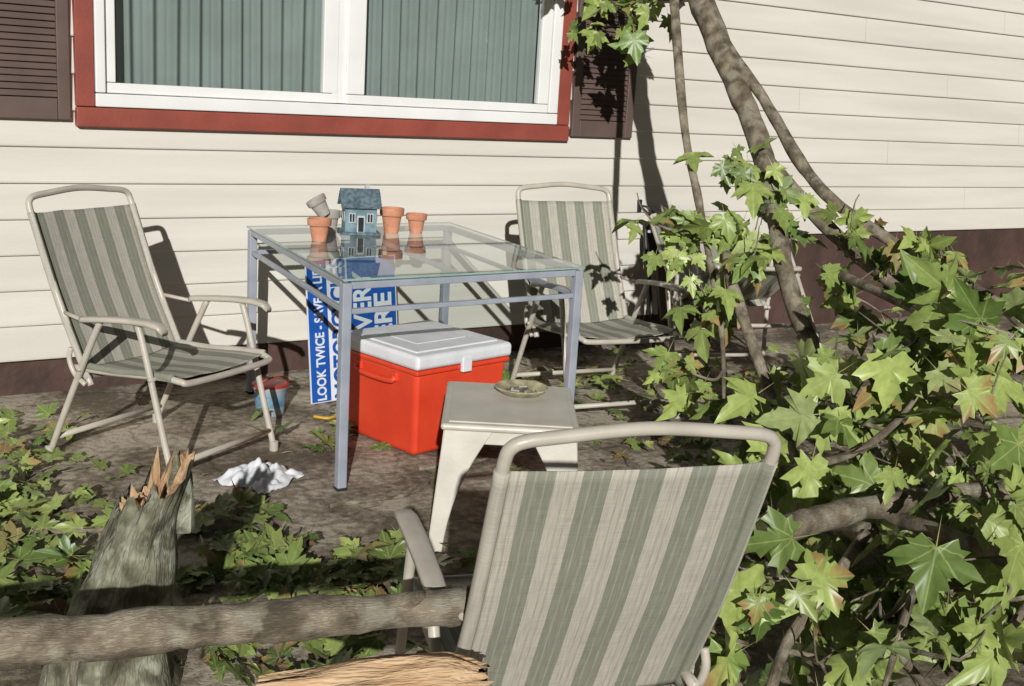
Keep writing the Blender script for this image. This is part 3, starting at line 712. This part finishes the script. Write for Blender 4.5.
# ---------------------------------------------------------------- leaf litter
items=[]
def patch(cx,cy,rx,ry,n,s=.092,zmax=.05,dark=.78):
    for i in range(n):
        x=random.gauss(cx,rx*.5); y=random.gauss(cy,ry*.5)
        if y>4.95: continue
        z=.012+random.random()**2*zmax
        nr=Vector((random.gauss(0,.38)-.10,random.gauss(0,.38)-.22,1)); tp=Vector((random.gauss(0,1),random.gauss(0,1),0))
        items.append((Vector((x,y,z)),nr,tp,s*random.uniform(.55,1.2),gcol(dark,.06),random.uniform(-.3,.9)))
patch(.62,3.80,.32,.5,90); patch(.55,3.10,.25,.4,75); patch(1.08,2.95,.20,.25,66); patch(1.30,2.72,.24,.24,78); patch(1.0,2.4,.4,.25,60)
patch(.2,3.2,.5,.8,55); patch(.75,4.35,.3,.3,18); patch(1.18,3.30,.16,.14,16); patch(1.85,3.95,.3,.3,12); patch(2.6,4.5,.9,.3,34); patch(.95,3.4,.15,.2,14)
patch(1.9,2.5,.5,.4,26,.1); patch(3.2,3.1,.6,.7,65); patch(2.6,2.0,.8,.8,110,.12,.1); patch(3.4,4.3,.8,.4,50); patch(4.3,3.8,1.2,1.0,110); patch(3.6,1.8,1.2,1.0,100,.12,.12); patch(2.3,3.3,.8,.5,7)
leafset("leaf_litter",items)
TV=[];TF=[];TU=[]
for i in range(130):
    p=Vector((random.uniform(.2,3.6),random.uniform(2.4,4.9),.006)); a=random.uniform(0,6.28); L=random.uniform(.02,.11)
    q=p+Vector((math.cos(a)*L,math.sin(a)*L,random.uniform(0,.01)))
    PP,RR=catmull([p,(p+q)/2+Vector((random.uniform(-.01,.01),random.uniform(-.01,.01),.004)),q],[.002,.0022,.0012],3); tubegeo(PP,RR,5,0,0,TV,TF,TU)
mk("small_twig_litter",TV,TF,M['bark'],None,True,TU)
for i,(p) in enumerate([[(1.50,3.28,.012),(1.62,3.26,.02),(1.78,3.27,.014),(1.9,3.33,.02)],[(1.95,3.5,.01),(2.1,3.46,.018),(2.25,3.5,.01)],[(.6,3.4,.03),(.8,3.3,.04),(1.0,3.32,.02)]]):
    tube("fallen_twig" if i==0 else "fallen_twig.%03d"%i,p,[.008,.007,.006,.004][:len(p)],M['bark'],None,5,8,.2,i)

# ---------------------------------------------------------------- camera, light, world
cam=bpy.data.cameras.new("camera"); co=bpy.data.objects.new("camera",cam); col.objects.link(co)
cam.sensor_width=36; cam.lens=40.43; cam.clip_start=.05; cam.clip_end=300
R=Matrix(((.8390,.0704,-.5396),(-.5409,.2161,-.8128),(.0594,.9738,.2194)))
co.matrix_world=Matrix.Translation((0,0,1.4))@R.to_4x4()
S.camera=co
dirv=Vector((.455,.815,-.355)).normalized()
sun=bpy.data.lights.new("sun","SUN"); sun.energy=4.35; sun.angle=math.radians(.5); sun.color=(1,.98,.945)
so=bpy.data.objects.new("sun",sun); col.objects.link(so); so.rotation_euler=dirv.to_track_quat('-Z','Y').to_euler(); so.location=(-3,-3,4)
w=bpy.data.worlds.new("World"); S.world=w; w.use_nodes=True
nt=w.node_tree; bg=nt.nodes["Background"]; sk=nt.nodes.new("ShaderNodeTexSky"); sk.sky_type='NISHITA'; sk.sun_disc=False
el=math.asin(-dirv.z); sk.sun_elevation=el; sk.sun_rotation=math.atan2(-dirv.x,-dirv.y)
nt.links.new(sk.outputs[0],bg.inputs[0]); bg.inputs[1].default_value=.010
S.view_settings.view_transform='Standard'; S.view_settings.look='None'; S.view_settings.exposure=0
